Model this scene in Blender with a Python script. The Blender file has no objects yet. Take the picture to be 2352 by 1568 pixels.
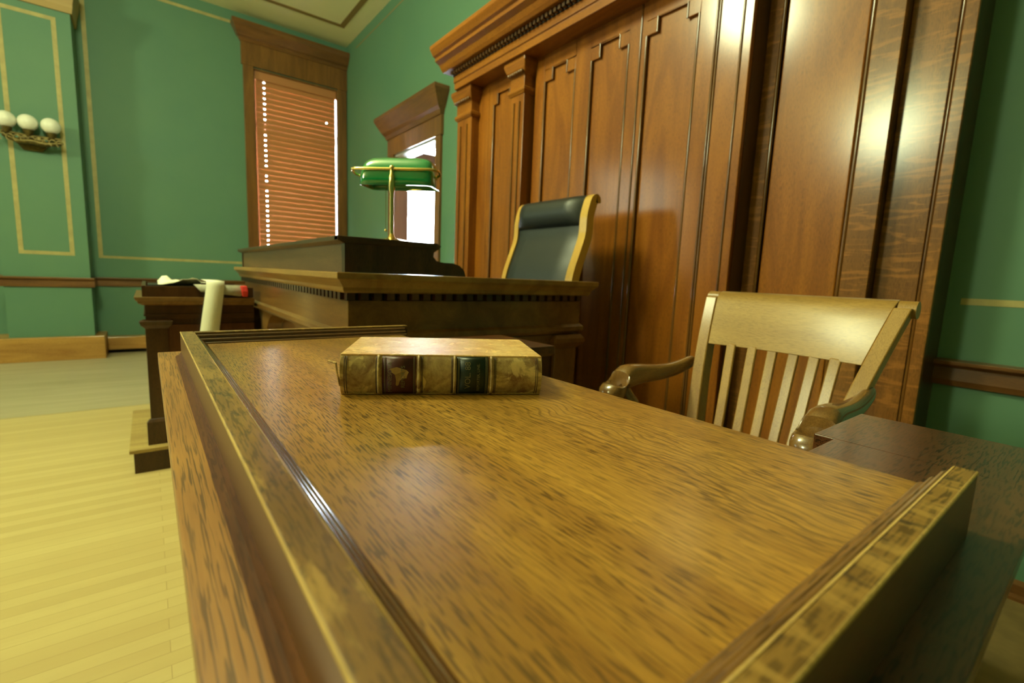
import bpy, bmesh, math, random
from mathutils import Vector, Matrix, noise
random.seed(7)
S = bpy.context.scene
col = S.collection
PI = math.pi
# ------------------------------------------------------------------ camera
cam_d = bpy.data.cameras.new('camera'); cam = bpy.data.objects.new('camera', cam_d); col.objects.link(cam)
yaw, pit, rol = math.radians(37.829), math.radians(7.764), math.radians(-2.374)
fw = Vector((-math.cos(yaw), math.sin(yaw), 0)); rt = Vector((math.sin(yaw), math.cos(yaw), 0)); dn = Vector((0, 0, -1))
f2 = fw*math.cos(pit)+dn*math.sin(pit); dn2 = dn*math.cos(pit)-fw*math.sin(pit)
rt3 = rt*math.cos(rol)+dn2*math.sin(rol); dn3 = dn2*math.cos(rol)-rt*math.sin(rol)
M = Matrix.Identity(4)
for i in range(3):
    M[i][0] = rt3[i]; M[i][1] = -dn3[i]; M[i][2] = -f2[i]
M.translation = (0, 0, 1.25)
cam.matrix_world = M
cam_d.sensor_fit = 'HORIZONTAL'; cam_d.sensor_width = 22.3
cam_d.lens = 1080.8/2352*22.3
cam_d.clip_start = 0.01; cam_d.clip_end = 100
cam_d.dof.use_dof = True; cam_d.dof.focus_distance = 0.62; cam_d.dof.aperture_fstop = 3.6
S.camera = cam
# ------------------------------------------------------------------ world, exposure
w = bpy.data.worlds.new('sky'); S.world = w; w.use_nodes = True
bg = w.node_tree.nodes['Background']; bg.inputs[0].default_value = (0.80, 0.90, 1.0, 1); bg.inputs[1].default_value = 68.0
S.view_settings.view_transform = 'Standard'; S.view_settings.look = 'None'
S.view_settings.exposure = 0.0; S.view_settings.gamma = 1.0; S.view_settings.use_curve_mapping = False
# ------------------------------------------------------------------ large lights
def area(name, loc, target, sx, sy, power, colr):
    d = bpy.data.lights.new(name, 'AREA'); d.shape = 'RECTANGLE'; d.size = sx; d.size_y = sy; d.energy = power; d.color = colr
    o = bpy.data.objects.new(name, d); col.objects.link(o); o.location = loc
    o.rotation_euler = (Vector(target)-Vector(loc)).to_track_quat('-Z', 'Y').to_euler()
    return o
WARM = (0.93, 1.0, 0.58)
def globe_light(loc, power, r):
    d = bpy.data.lights.new('chandelier_light', 'POINT'); d.energy = power; d.shadow_soft_size = r; d.color = WARM
    o = bpy.data.objects.new('chandelier_light', d); col.objects.link(o); o.location = loc
globe_light((-3.05, -.85, 4.40), 400, .34)
globe_light((-3.30, -6.70, 4.40), 720, .45)
area('side_window_light', (-8.2, -5.2, 2.7), (-1.0, -1.0, 1.0), 2.4, 2.6, 110, (0.88, 1.0, 0.76))

# ------------------------------------------------------------------ helpers
class MB:
    def __init__(s): s.bm = bmesh.new()
    def poly(s, vs):
        v = [s.bm.verts.new(p) for p in vs]; return s.bm.faces.new(v)
    def box(s, x0, x1, y0, y1, z0, z1):
        s.loft([(z0, x0, x1, y0, y1), (z1, x0, x1, y0, y1)]); return s
    def loft(s, lv):
        rings = []
        for z, x0, x1, y0, y1 in lv:
            rings.append([s.bm.verts.new(p) for p in ((x0, y0, z), (x1, y0, z), (x1, y1, z), (x0, y1, z))])
        for a, b in zip(rings, rings[1:]):
            for i in range(4):
                j = (i+1) % 4; s.bm.faces.new((a[i], a[j], b[j], b[i]))
        s.bm.faces.new(rings[0][::-1]); s.bm.faces.new(rings[-1]); return s
    def prism(s, pts, ax, a0, a1):
        def P(u, v, a): return {'x': (a, u, v), 'y': (u, a, v), 'z': (u, v, a)}[ax]
        A = [s.bm.verts.new(P(u, v, a0)) for u, v in pts]; B = [s.bm.verts.new(P(u, v, a1)) for u, v in pts]
        n = len(pts)
        for i in range(n):
            j = (i+1) % n; s.bm.faces.new((A[i], A[j], B[j], B[i]))
        s.bm.faces.new(A[::-1]); s.bm.faces.new(B); return s
    def tube(s, pts, r, seg=12, cap=True, flat=None):
        pts = [Vector(p) for p in pts]; n = len(pts); rs = r if isinstance(r, (list, tuple)) else [r]*n
        rings = []; up = None
        for i, p in enumerate(pts):
            t = (pts[min(i+1, n-1)]-pts[max(i-1, 0)]).normalized()
            if up is None: up = t.orthogonal().normalized()
            up = (up-t*up.dot(t)).normalized(); b = t.cross(up)
            rings.append([s.bm.verts.new(p+(up*math.cos(a)+b*math.sin(a))*rs[i]) for a in [2*PI*k/seg for k in range(seg)]])
        for a, b in zip(rings, rings[1:]):
            for i in range(seg):
                j = (i+1) % seg; s.bm.faces.new((a[i], a[j], b[j], b[i]))
        if cap: s.bm.faces.new(rings[0][::-1]); s.bm.faces.new(rings[-1])
        return s
    def lathe(s, prof, c, seg=32, ax=Vector((0, 0, 1)), sx=1, sy=1):
        q = Vector((0, 0, 1)).rotation_difference(Vector(ax)); rings = []
        for r, z in prof:
            rings.append([s.bm.verts.new(Vector(c)+q @ Vector((max(r, 1e-5)*math.cos(a)*sx, max(r, 1e-5)*math.sin(a)*sy, z))) for a in [2*PI*k/seg for k in range(seg)]])
        for a, b in zip(rings, rings[1:]):
            for i in range(seg):
                j = (i+1) % seg; s.bm.faces.new((a[i], a[j], b[j], b[i]))
        s.bm.faces.new(rings[0][::-1]); s.bm.faces.new(rings[-1]); return s
    def sphere(s, c, r, sc=(1, 1, 1)):
        m = Matrix.Translation(c) @ Matrix.Diagonal((sc[0], sc[1], sc[2], 1))
        bmesh.ops.create_uvsphere(s.bm, u_segments=28, v_segments=18, radius=r, matrix=m); return s
    def ribbon(s, pts_a, pts_b):
        A = [s.bm.verts.new(p) for p in pts_a]; B = [s.bm.verts.new(p) for p in pts_b]
        for i in range(len(A)-1): s.bm.faces.new((A[i], A[i+1], B[i+1], B[i]))
        return s
    def xf(s, m): bmesh.ops.transform(s.bm, matrix=m, verts=s.bm.verts); return s
    def build(s, name, mat, parent=None, smooth=None, bevel=0, solid=0, subsurf=0):
        bmesh.ops.remove_doubles(s.bm, verts=s.bm.verts, dist=1e-6)
        bmesh.ops.recalc_face_normals(s.bm, faces=s.bm.faces)
        me = bpy.data.meshes.new(name); s.bm.to_mesh(me); s.bm.free()
        o = bpy.data.objects.new(name, me); col.objects.link(o); me.materials.append(mat)
        if parent:
            o.parent = parent
            pm = parent.matrix_world.inverted() if False else Matrix.Translation(-wloc(parent))
            me.transform(pm)
        if smooth is not None:
            for p in me.polygons: p.use_smooth = True
            bm = bmesh.new(); bm.from_mesh(me)
            for e in bm.edges:
                if len(e.link_faces) == 2 and e.calc_face_angle() > math.radians(smooth): e.smooth = False
            bm.to_mesh(me); bm.free()
        if solid:
            m = o.modifiers.new('solid', 'SOLIDIFY'); m.thickness = solid; m.offset = 0
        if bevel:
            m = o.modifiers.new('bevel', 'BEVEL'); m.width = bevel; m.segments = 2; m.limit_method = 'ANGLE'; m.angle_limit = math.radians(40)
        if subsurf:
            m = o.modifiers.new('sub', 'SUBSURF'); m.levels = subsurf; m.render_levels = subsurf
        return o
def wloc(o):
    v = Vector((0, 0, 0))
    while o: v += o.location; o = o.parent
    return v
def tag(o, label=None, cat=None, group=None, kind=None):
    if label: o['label'] = label
    if cat: o['category'] = cat
    if group: o['group'] = group
    if kind: o['kind'] = kind
    return o
def thing(name, label, cat, loc=(0, 0, 0), group=None):
    o = bpy.data.objects.new(name, None); col.objects.link(o); o.location = loc; o.empty_display_size = .05
    return tag(o, label, cat, group)
def struct(o): o['kind'] = 'structure'; return o

# ------------------------------------------------------------------ materials
def newmat(name):
    m = bpy.data.materials.new(name); m.use_nodes = True
    nt = m.node_tree; return m, nt, nt.nodes['Principled BSDF']
def N(nt, t, **k):
    n = nt.nodes.new(t)
    for a, b in k.items(): setattr(n, a, b)
    return n
def coords(nt, scale, rot=(0, 0, 0)):
    g = N(nt, 'ShaderNodeNewGeometry'); m = N(nt, 'ShaderNodeMapping'); m.inputs['Scale'].default_value = scale; m.inputs['Rotation'].default_value = rot
    nt.links.new(g.outputs['Position'], m.inputs['Vector']); return m.outputs['Vector']
def nz(nt, vec, scale=1, detail=3, rough=.5, dist=0):
    n = N(nt, 'ShaderNodeTexNoise'); n.inputs['Scale'].default_value = scale; n.inputs['Detail'].default_value = detail
    n.inputs['Roughness'].default_value = rough; n.inputs['Distortion'].default_value = dist
    nt.links.new(vec, n.inputs['Vector']); return n.outputs['Fac']
def ramp(nt, fac, stops):
    r = N(nt, 'ShaderNodeValToRGB'); e = r.color_ramp.elements
    e[0].position = stops[0][0]; e[0].color = stops[0][1]; e[1].position = stops[-1][0]; e[1].color = stops[-1][1]
    for p, c in stops[1:-1]: q = e.new(p); q.color = c
    nt.links.new(fac, r.inputs['Fac']); return r.outputs['Color']
def mix(nt, fac, a, b, mode='MIX'):
    m = N(nt, 'ShaderNodeMix', data_type='RGBA', blend_type=mode)
    for sock, v in ((m.inputs[0], fac), (m.inputs[6], a), (m.inputs[7], b)):
        if hasattr(v, 'is_output'): nt.links.new(v, sock)
        elif isinstance(v, (int, float)): sock.default_value = v
        else: sock.default_value = tuple(v)+((1,) if len(v) == 3 else ())
    return m.outputs[2]
def G(v): return (v, v, v, 1)
def stretch(ax, along, across):
    return tuple(along if a == ax else across for a in 'xyz')
def oak(name, ax, light, dark, pore=.35, rough=.35, coat=.3, coatr=.15, psize=1.0, fig=.35, ray=None, seam=None, wear=None, spec=.3, pl=48, pw=560):
    """varnished oak: grain runs along ax"""
    m, nt, b = newmat(name)
    big = nz(nt, coords(nt, stretch(ax, .9, 7)), 1, 4, .6, 1.2)
    fine = nz(nt, coords(nt, stretch(ax, 6/psize, 260/psize)), 1, 3, .6)
    c = mix(nt, ramp(nt, big, [(.34, G(0)), (.64, G(1))]), light, dark)
    c2 = mix(nt, ramp(nt, fine, [(.35, G(0)), (.7, G(1))]), c, dark)
    c = mix(nt, fig, c, c2)
    po = nz(nt, coords(nt, stretch(ax, pl, pw)), 1, 1.5, .4)
    pm = nz(nt, coords(nt, stretch(ax, 3, 22)), 1, 2, .5)
    pf = ramp(nt, po, [(.53, G(0)), (.585, G(1))])
    pmf = ramp(nt, pm, [(.30, G(.45)), (.6, G(1))])
    pfac = mix(nt, 1.0, pf, pmf, 'MULTIPLY')
    pfac = mix(nt, 1.0, pfac, G(pore), 'MULTIPLY')
    c = mix(nt, pfac, c, tuple(x*.22 for x in dark[:3]))
    if ray:   # flecked quarter-sawn figure, lying across the grain
        r_ = nz(nt, coords(nt, stretch(ax, 26, 5)), 1, 3, .5, 1.5)
        rf = ramp(nt, r_, [(.52, G(0)), (.62, G(ray))])
        c = mix(nt, rf, c, tuple(min(1, x*1.7) for x in light[:3]))
    if seam: c = seam(nt, c)
    if wear: c = wear(nt, c)
    nt.links.new(c, b.inputs['Base Color'])
    b.inputs['Roughness'].default_value = rough; b.inputs['Specular IOR Level'].default_value = spec
    b.inputs['Coat Weight'].default_value = coat; b.inputs['Coat Roughness'].default_value = coatr
    bu = N(nt, 'ShaderNodeBump'); bu.inputs['Strength'].default_value = .12; bu.inputs['Distance'].default_value = .0006; bu.invert = True
    nt.links.new(pfac, bu.inputs['Height']); nt.links.new(bu.outputs['Normal'], b.inputs['Normal'])
    return m
def plain(name, c, rough=.5, metal=0, coat=0, noise_amt=0, nscale=8, trans=0, emis=0, bump=0):
    m, nt, b = newmat(name); b.inputs['Base Color'].default_value = c+(1,)
    b.inputs['Roughness'].default_value = rough; b.inputs['Metallic'].default_value = metal; b.inputs['Coat Weight'].default_value = coat
    if noise_amt:
        f = nz(nt, coords(nt, (1, 1, 1)), nscale, 4, .6)
        nt.links.new(mix(nt, ramp(nt, f, [(.3, G(0)), (.7, G(1))]), c, tuple(x*(1-noise_amt) for x in c)), b.inputs['Base Color'])
        if bump:
            bu = N(nt, 'ShaderNodeBump'); bu.inputs['Strength'].default_value = bump; bu.inputs['Distance'].default_value = .002
            nt.links.new(f, bu.inputs['Height']); nt.links.new(bu.outputs['Normal'], b.inputs['Normal'])
    if trans: b.inputs['Transmission Weight'].default_value = trans
    if emis: b.inputs['Emission Color'].default_value = c+(1,); b.inputs['Emission Strength'].default_value = emis
    return m

def cathedral(nt, c):
    # open flame figure of flat-sawn boards near the back half of the desk top
    g = N(nt, 'ShaderNodeNewGeometry'); sp = N(nt, 'ShaderNodeSeparateXYZ'); nt.links.new(g.outputs['Position'], sp.inputs[0])
    n1 = nz(nt, coords(nt, (3.5, 3, 1)), 1, 3, .6)
    def mt(op, a, b_=None, c_=None):
        m_ = N(nt, 'ShaderNodeMath', operation=op)
        for i, v in enumerate((a, b_, c_)):
            if v is None: continue
            if hasattr(v, 'is_output'): nt.links.new(v, m_.inputs[i])
            else: m_.inputs[i].default_value = v
        return m_.outputs[0]
    # centre line of the figure y = .335 + .10*(noise-.5)
    cy = mt('MULTIPLY_ADD', n1, .16, .275)
    d = mt('SUBTRACT', sp.outputs['Y'], cy)
    ad = mt('ABSOLUTE', d)
    n2 = nz(nt, coords(nt, (7, 40, 1)), 1, 3, .6)
    ph = mt('MULTIPLY_ADD', n2, 9.0, mt('MULTIPLY', mt('POWER', ad, .8), 420.0))
    ph = mt('ADD', ph, mt('MULTIPLY', sp.outputs['X'], 9.0))
    wv = mt('SINE', ph)
    f = ramp(nt, wv, [(.45, G(0)), (.95, G(1))])
    msk = ramp(nt, ad, [(.0, G(.8)), (.022, G(.65)), (.05, G(0))])
    f = mix(nt, 1.0, f, msk, 'MULTIPLY')
    c = mix(nt, f, c, (.075, .032, .006))
    band = ramp(nt, ad, [(.0, G(.35)), (.03, G(.0))])
    return mix(nt, band, c, (.50, .27, .055))
def edge_wear(nt, c):
    base = c
    g = N(nt, 'ShaderNodeNewGeometry'); sp = N(nt, 'ShaderNodeSeparateXYZ'); nt.links.new(g.outputs['Position'], sp.inputs[0])
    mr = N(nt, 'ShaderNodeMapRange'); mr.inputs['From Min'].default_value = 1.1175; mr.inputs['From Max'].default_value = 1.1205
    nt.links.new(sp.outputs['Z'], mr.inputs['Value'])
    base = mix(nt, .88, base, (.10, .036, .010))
    f = nz(nt, coords(nt, (14, 60, 60)), 1, 4, .65)
    c = mix(nt, ramp(nt, f, [(.50, G(0)), (.60, G(.55))]), c, (.46, .27, .07))
    f2 = nz(nt, coords(nt, (22, 70, 70)), 1.3, 4, .7)
    c = mix(nt, ramp(nt, f2, [(.56, G(0)), (.66, G(.8))]), c, (.035, .022, .012))
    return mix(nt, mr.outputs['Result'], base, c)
OAKL, OAKD = (.53, .28, .046), (.25, .108, .013)
M_desk = oak('desk_oak', 'x', OAKL, OAKD, pore=.8, rough=.38, coat=.75, coatr=.23, fig=.6, psize=.8, pl=46, pw=680, seam=cathedral)
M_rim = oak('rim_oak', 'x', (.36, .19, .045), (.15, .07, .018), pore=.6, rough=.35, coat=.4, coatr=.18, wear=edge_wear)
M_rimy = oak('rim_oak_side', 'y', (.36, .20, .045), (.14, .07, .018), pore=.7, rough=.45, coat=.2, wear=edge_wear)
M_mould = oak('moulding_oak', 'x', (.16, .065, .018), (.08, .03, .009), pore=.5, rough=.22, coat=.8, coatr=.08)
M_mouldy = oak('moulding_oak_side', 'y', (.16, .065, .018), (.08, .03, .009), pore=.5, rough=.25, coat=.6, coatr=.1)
M_ledge = oak('ledge_oak', 'x', (.46, .22, .045), (.24, .09, .018), pore=.9, rough=.4, coat=.25, coatr=.2, pl=20, pw=820, fig=.5)
M_slab = oak('slab_oak', 'y', (.12, .042, .013), (.06, .02, .007), pore=.9, rough=.3, coat=.5, coatr=.2, psize=1.3, ray=.12)
M_body = oak('shaded_dark_oak', 'z', (.085, .034, .010), (.042, .016, .005), pore=.5, rough=.35, coat=.4)  # dark oak, colour lowered further to stand in for shade on unlit faces
M_bodyx = oak('shaded_dark_oak_rail', 'x', (.095, .038, .011), (.048, .018, .006), pore=.5, rough=.33, coat=.4)  # rail-grain version, shade likewise put into its colour
M_benchx = oak('bench_oak_rail', 'x', (.27, .135, .034), (.14, .062, .015), pore=.4, rough=.3, coat=.5, coatr=.15)
M_benchz = oak('bench_oak', 'z', (.22, .10, .026), (.12, .05, .013), pore=.4, rough=.3, coat=.5, coatr=.15)
M_bencht = oak('bench_top_oak', 'x', (.42, .24, .06), (.26, .13, .03), pore=.3, rough=.35, coat=.4, coatr=.2)
M_panel = oak('panelling_oak', 'z', (.34, .115, .010), (.21, .062, .006), pore=.35, rough=.42, coat=.75, coatr=.17, fig=.35, spec=.15)
M_panelq = oak('quarter_sawn_oak', 'z', (.27, .105, .020), (.15, .055, .011), pore=.4, rough=.42, coat=.75, coatr=.17, ray=.35, spec=.15)
M_panelx = oak('panelling_rail_oak', 'x', (.34, .120, .012), (.21, .066, .008), pore=.35, rough=.4, coat=.45, coatr=.2, spec=.15)
M_bead = oak('bead_oak', 'z', (.20, .08, .014), (.11, .042, .008), pore=.3, rough=.22, coat=.9, coatr=.1)
M_casing = oak('casing_oak', 'z', (.22, .095, .020), (.12, .05, .012), pore=.3, rough=.32, coat=.5)
M_casingy = oak('casing_rail_oak', 'y', (.20, .085, .020), (.11, .045, .012), pore=.3, rough=.32, coat=.5)
M_casingx = oak('door_rail_oak', 'x', (.20, .085, .024), (.11, .045, .013), pore=.3, rough=.32, coat=.5)
M_chair = oak('golden_oak', 'z', (.40, .225, .055), (.26, .13, .028), pore=.3, rough=.42, coat=.25, coatr=.2)
M_chairx = oak('golden_oak_rail', 'x', (.42, .25, .065), (.28, .15, .035), pore=.3, rough=.42, coat=.35, coatr=.18)
M_arm = oak('arm_oak', 'y', (.27, .135, .032), (.12, .052, .014), pore=.3, rough=.26, coat=.9, coatr=.1)
M_base = oak('baseboard_oak', 'y', (.46, .25, .06), (.30, .14, .03), pore=.3, rough=.4, coat=.3)
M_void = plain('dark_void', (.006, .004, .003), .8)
M_leather = plain('black_leather', (.022, .026, .026), .42, noise_amt=.3, nscale=120, bump=.3)
M_brass = plain('brass', (.80, .58, .20), .18, metal=1)
M_brassdark = plain('aged_brass', (.16, .12, .035), .4, metal=.7, noise_amt=.6, nscale=30)
M_green = plain('green_glass', (.004, .23, .065), .08, coat=1)
M_globe = plain('opal_glass', (.74, .74, .66), .35)
M_steel = plain('bright_bolt', (.6, .6, .6), .25, metal=1)
M_paper = plain('white_paper', (.80, .78, .62), .8, noise_amt=.06, nscale=20)
M_paperg = plain('grey_paper', (.42, .40, .30), .8, noise_amt=.3, nscale=25)
M_red = plain('red_cloth', (.62, .03, .02), .6)
M_black = plain('black_plastic', (.012, .012, .012), .4)
M_gold = plain('gold_line_paint', (.40, .34, .13), .6, noise_amt=.25, nscale=10)
M_cream = plain('cream_plaster', (.84, .80, .52), .8, noise_amt=.05, nscale=3)
M_stripe = plain('brown_stripe', (.26, .17, .055), .7)
M_frame = plain('window_frame_wood', (.10, .045, .015), .4)
M_frameL = plain('white_lining', (.75, .77, .80), .5)
M_farwall = plain('far_room_wall', (.30, .24, .20), .8)
def wallmat():
    m, nt, b = newmat('green_plaster')
    f = nz(nt, coords(nt, (1, 1, 1)), 1.2, 4, .6); f2 = nz(nt, coords(nt, (1, 1, 1)), 60, 3, .6)
    c = mix(nt, ramp(nt, f, [(.3, G(0)), (.7, G(1))]), (.092, .200, .118), (.078, .185, .118))
    nt.links.new(c, b.inputs['Base Color']); b.inputs['Roughness'].default_value = .62
    bu = N(nt, 'ShaderNodeBump'); bu.inputs['Strength'].default_value = .15; bu.inputs['Distance'].default_value = .002
    nt.links.new(f2, bu.inputs['Height']); nt.links.new(bu.outputs['Normal'], b.inputs['Normal']); return m
M_wall = wallmat()
def floormat():
    m, nt, b = newmat('maple_strip_floor')
    v = coords(nt, (1, 1, 1), (0, 0, PI/2))
    br = N(nt, 'ShaderNodeTexBrick'); br.offset = .37; br.inputs['Scale'].default_value = 1
    br.inputs['Brick Width'].default_value = 1.6; br.inputs['Row Height'].default_value = .062
    br.inputs['Mortar Size'].default_value = .0014; br.inputs['Mortar Smooth'].default_value = .3; br.inputs['Bias'].default_value = 0
    br.inputs['Color1'].default_value = (.56, .44, .19, 1); br.inputs['Color2'].default_value = (.47, .35, .14, 1); br.inputs['Mortar'].default_value = (.34, .24, .09, 1)
    nt.links.new(v, br.inputs['Vector'])
    f = nz(nt, coords(nt, (9, .8, 1)), 1, 4, .6, .6)
    c = mix(nt, ramp(nt, f, [(.35, G(0)), (.75, G(.6))]), br.outputs['Color'], (.44, .32, .13))
    nt.links.new(c, b.inputs['Base Color']); b.inputs['Roughness'].default_value = .38; b.inputs['Coat Weight'].default_value = .25; b.inputs['Coat Roughness'].default_value = .25
    return m
M_floor = floormat()
def walkmat():
    m, nt, b = newmat('pale_worn_floor')
    f = nz(nt, coords(nt, (6, .7, 1)), 1, 4, .6, .6)
    c = mix(nt, ramp(nt, f, [(.3, G(0)), (.7, G(1))]), (.40, .35, .22), (.31, .26, .15))
    nt.links.new(c, b.inputs['Base Color']); b.inputs['Roughness'].default_value = .42; return m
M_walk = walkmat()
M_rfloor = plain('brown_carpet', (.24, .16, .055), .9, noise_amt=.35, nscale=6)
def blindmat():
    m, nt, b = newmat('blind_slat')
    f = nz(nt, coords(nt, (1, 3, 60)), 1, 3, .6)
    c = mix(nt, f, (.46, .195, .075), (.38, .15, .052)); nt.links.new(c, b.inputs['Base Color']); b.inputs['Roughness'].default_value = .4
    tr = N(nt, 'ShaderNodeBsdfTranslucent'); tr.inputs['Color'].default_value = (.62, .22, .06, 1)
    mx = N(nt, 'ShaderNodeMixShader'); mx.inputs[0].default_value = .010
    nt.links.new(b.outputs[0], mx.inputs[1]); nt.links.new(tr.outputs[0], mx.inputs[2])
    nt.links.new(mx.outputs[0], nt.nodes['Material Output'].inputs['Surface']); return m
M_blind = blindmat()
def glassmat():
    m, nt, b = newmat('window_glass')
    tr = N(nt, 'ShaderNodeBsdfTransparent'); gl = N(nt, 'ShaderNodeBsdfGlossy'); gl.inputs['Roughness'].default_value = .02
    mx = N(nt, 'ShaderNodeMixShader'); mx.inputs[0].default_value = .06
    nt.links.new(tr.outputs[0], mx.inputs[1]); nt.links.new(gl.outputs[0], mx.inputs[2])
    nt.links.new(mx.outputs[0], nt.nodes['Material Output'].inputs['Surface']); return m
M_glass = glassmat()

# ------------------------------------------------------------------ room shell
LX, BY, H = -8.46, 2.82, 4.92
RX, FY = 5.0, -12.0
struct(MB().box(-5.18, RX, FY, BY+.2, -.1, 0).build('floor', M_floor))
struct(MB().box(LX-.2, -5.18, FY, BY+.2, -.1, .001).build('floor_walkway', M_walk))
struct(MB().box(-1.2, RX, 2.0, BY-.01, -.02, .006).build('floor_carpet', M_rfloor))
struct(MB().box(LX-.3, RX+.2, FY-.2, BY+.3, H, H+.1).build('ceiling', M_cream))
# left wall with window opening  Y 1.42..2.66, z 1.0..4.2
wy0, wy1, wz0, wz1 = 1.42, 2.66, .95, 4.20
m = MB(); T = .3
m.box(LX-T, LX, FY, wy0, 0, H); m.box(LX-T, LX, wy1, BY+.3, 0, H); m.box(LX-T, LX, wy0, wy1, 0, wz0); m.box(LX-T, LX, wy0, wy1, wz1, H)
struct(m.build('wall_left', M_wall))
# back wall with doorway
dx0, dx1, dz = -6.47, -5.22, 2.86
m = MB(); m.box(LX, dx0, BY, BY+.2, 0, H); m.box(dx1, RX, BY, BY+.2, 0, H); m.box(dx0, dx1, BY, BY+.2, dz, H)
struct(m.build('wall_back', M_wall))
struct(MB().box(RX, RX+.2, FY, BY+.3, 0, H).build('wall_right', M_wall))
struct(MB().box(LX-.3, RX+.2, FY-.2, FY, 0, H).build('wall_front', M_wall))
# small room behind the doorway, its outer wall has a tall window
m = MB(); fy0, fy1 = BY+.2, 5.6
wa0, wa1 = 3.75, 5.3
m.box(LX-T, LX, fy0, wa0, 0, 4.2); m.box(LX-T, LX, wa1, fy1+.2, 0, 4.2); m.box(LX-T, LX, wa0, wa1, 0, .9); m.box(LX-T, LX, wa0, wa1, 3.95, 4.2)
struct(m.build('wall_far_room_left', M_farwall))
struct(MB().box(LX-.3, -4.4, fy1, fy1+.2, 0, 4.2).build('wall_far_room_back', M_farwall))
struct(MB().box(-4.6, -4.4, fy0, fy1, 0, 4.2).build('wall_far_room_right', M_farwall))
struct(MB().box(LX-.3, -4.4, BY+.2, fy1+.2, 4.2, 4.3).build('ceiling_far_room', M_farwall))
struct(MB().box(LX-.3, -4.4, BY+.2, fy1+.2, -.1, 0).build('floor_far_room', M_floor))
# far room window
fwn = MB(); xw = LX-.12
fwn.box(xw, LX+.02, wa0-.0, wa0+.06, .9, 3.95); fwn.box(xw, LX+.02, wa1-.06, wa1, .9, 3.95)
fwn.box(xw, LX+.03, wa0+.06, wa1-.06, 3.33, 3.50); fwn.box(xw, LX+.02, wa0+.06, wa1-.06, .9, 1.0)
o = struct(fwn.build('window_2', M_frame)); 
struct(MB().box(xw+.03, xw+.06, wa0+.06, wa1-.06, 2.335, 2.362).build('window_rail', M_frame, o))
struct(MB().box(xw+.04, xw+.045, wa0+.06, wa1-.06, 1.0, 3.95).build('pane', M_glass, o))

# ceiling stripe frame (painted border)
zc = H-.003
def ribbonbox(name, x0, x1, y0, y1, z0, z1, mat):
    return struct(MB().box(x0, x1, y0, y1, z0, z1).build(name, mat))
ribbonbox('trim_1', LX+.62, LX+.70, FY+.6, BY-.24, H-.004, H, M_stripe)
ribbonbox('trim_2', LX+.70, RX-.6, BY-.32, BY-.24, H-.004, H, M_stripe)
# gold painted lines on the left wall
g = .002; lw = .045
m = MB()
m.box(LX, LX+g, -.50, -.50+lw, 1.28, 4.78); m.box(LX, LX+g, -.455, 1.24, 1.28, 1.315); m.box(LX, LX+g, -.455, 1.14, 4.74, 4.78)
struct(m.build('trim_3', M_gold))
m = MB(); m.box(LX, LX+g, -3.8, -1.62, 1.28, 1.315); m.box(LX, LX+g, -1.66, -1.62, 1.315, 4.7)
struct(m.build('trim_4', M_gold))
# gold lines on the back wall
m = MB(); m.box(-.44, 2.9, BY-g, BY, 1.212, 1.24); struct(m.build('trim_5', M_gold))
struct(MB().box(-8.0, -.4, BY-g, BY, 4.755, 4.770).build('trim_10', M_stripe))
# pilaster on the left wall
px = LX+.45
struct(MB().box(LX, px, -1.335, -.568, 0, 4.14).build('wall_left_pilaster', M_wall))
m = MB(); m.loft([(4.10, LX, px+.02, -1.355, -.548), (4.16, LX, px+.04, -1.365, -.538), (4.19, LX, px+.04, -1.365, -.538), (4.32, LX, px+.08, -1.40, -.51), (4.42, LX, px+.09, -1.41, -.50)])
m.box(LX, px-.02, -1.30, -.60, 4.42, H)
struct(m.build('trim_6', plain('capital_plaster', (.36, .24, .08), .5)))
m = MB(); gy0, gy1, gz0, gz1, gw = -1.184, -.696, 1.29, 4.02, .043
m.box(px, px+g, gy0, gy0+gw, gz0, gz1); m.box(px, px+g, gy1-gw, gy1, gz0, gz1); m.box(px, px+g, gy0+gw, gy1-gw, gz0, gz0+gw); m.box(px, px+g, gy0+gw, gy1-gw, gz1-gw, gz1)
struct(m.build('trim_7', M_gold))
# chair rails
m = MB()
def railp(x, y0, y1):
    m.prism([(x, .90), (x+.02, .905), (x+.028, .93), (x+.022, .98), (x+.05, 1.0), (x+.05, 1.02), (x, 1.025)], 'y', y0, y1)
def xz_prism(mm, pts, y0, y1): mm.prism(pts, 'y', y0, y1)
railp(LX, FY, -1.335); railp(px, -1.375, -.53); railp(LX, -.568, 1.26); m.box(LX, px, -.568, -.535, .905, 1.022)
struct(m.build('trim_8', M_casingy, bevel=.003))
m = MB(); m.prism([(BY, .85), (BY-.02, .855), (BY-.028, .88), (BY-.022, .935), (BY-.05, .95), (BY-.05, .965), (BY, .972)], 'x', -.5, RX)
m.prism([(BY, .85), (BY-.02, .855), (BY-.028, .88), (BY-.022, .935), (BY-.05, .95), (BY-.05, .965), (BY, .972)], 'x', LX, -6.62)
struct(m.build('trim_9', M_casingx, bevel=.002))
m = MB(); m.prism([(BY, 0), (BY-.035, 0), (BY-.035, .02), (BY-.02, .03), (BY-.02, .07), (BY, .085)], 'x', -.5, RX)
struct(m.build('baseboard_back', M_casingx))
# low boxed wooden base on the left wall
struct(MB().box(LX, -7.92, -6, -.47, .0, .29).build('baseboard_left', M_base, bevel=.006))
m = MB(); m.box(LX, -8.28, -.467, 2.8, .055, .225)
struct(m.build('baseboard_left_cover', M_base, bevel=.005))
struct(MB().box(LX, -8.38, -.467, 2.8, .0, .055).build('baseboard_left_recess', M_void))

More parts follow.
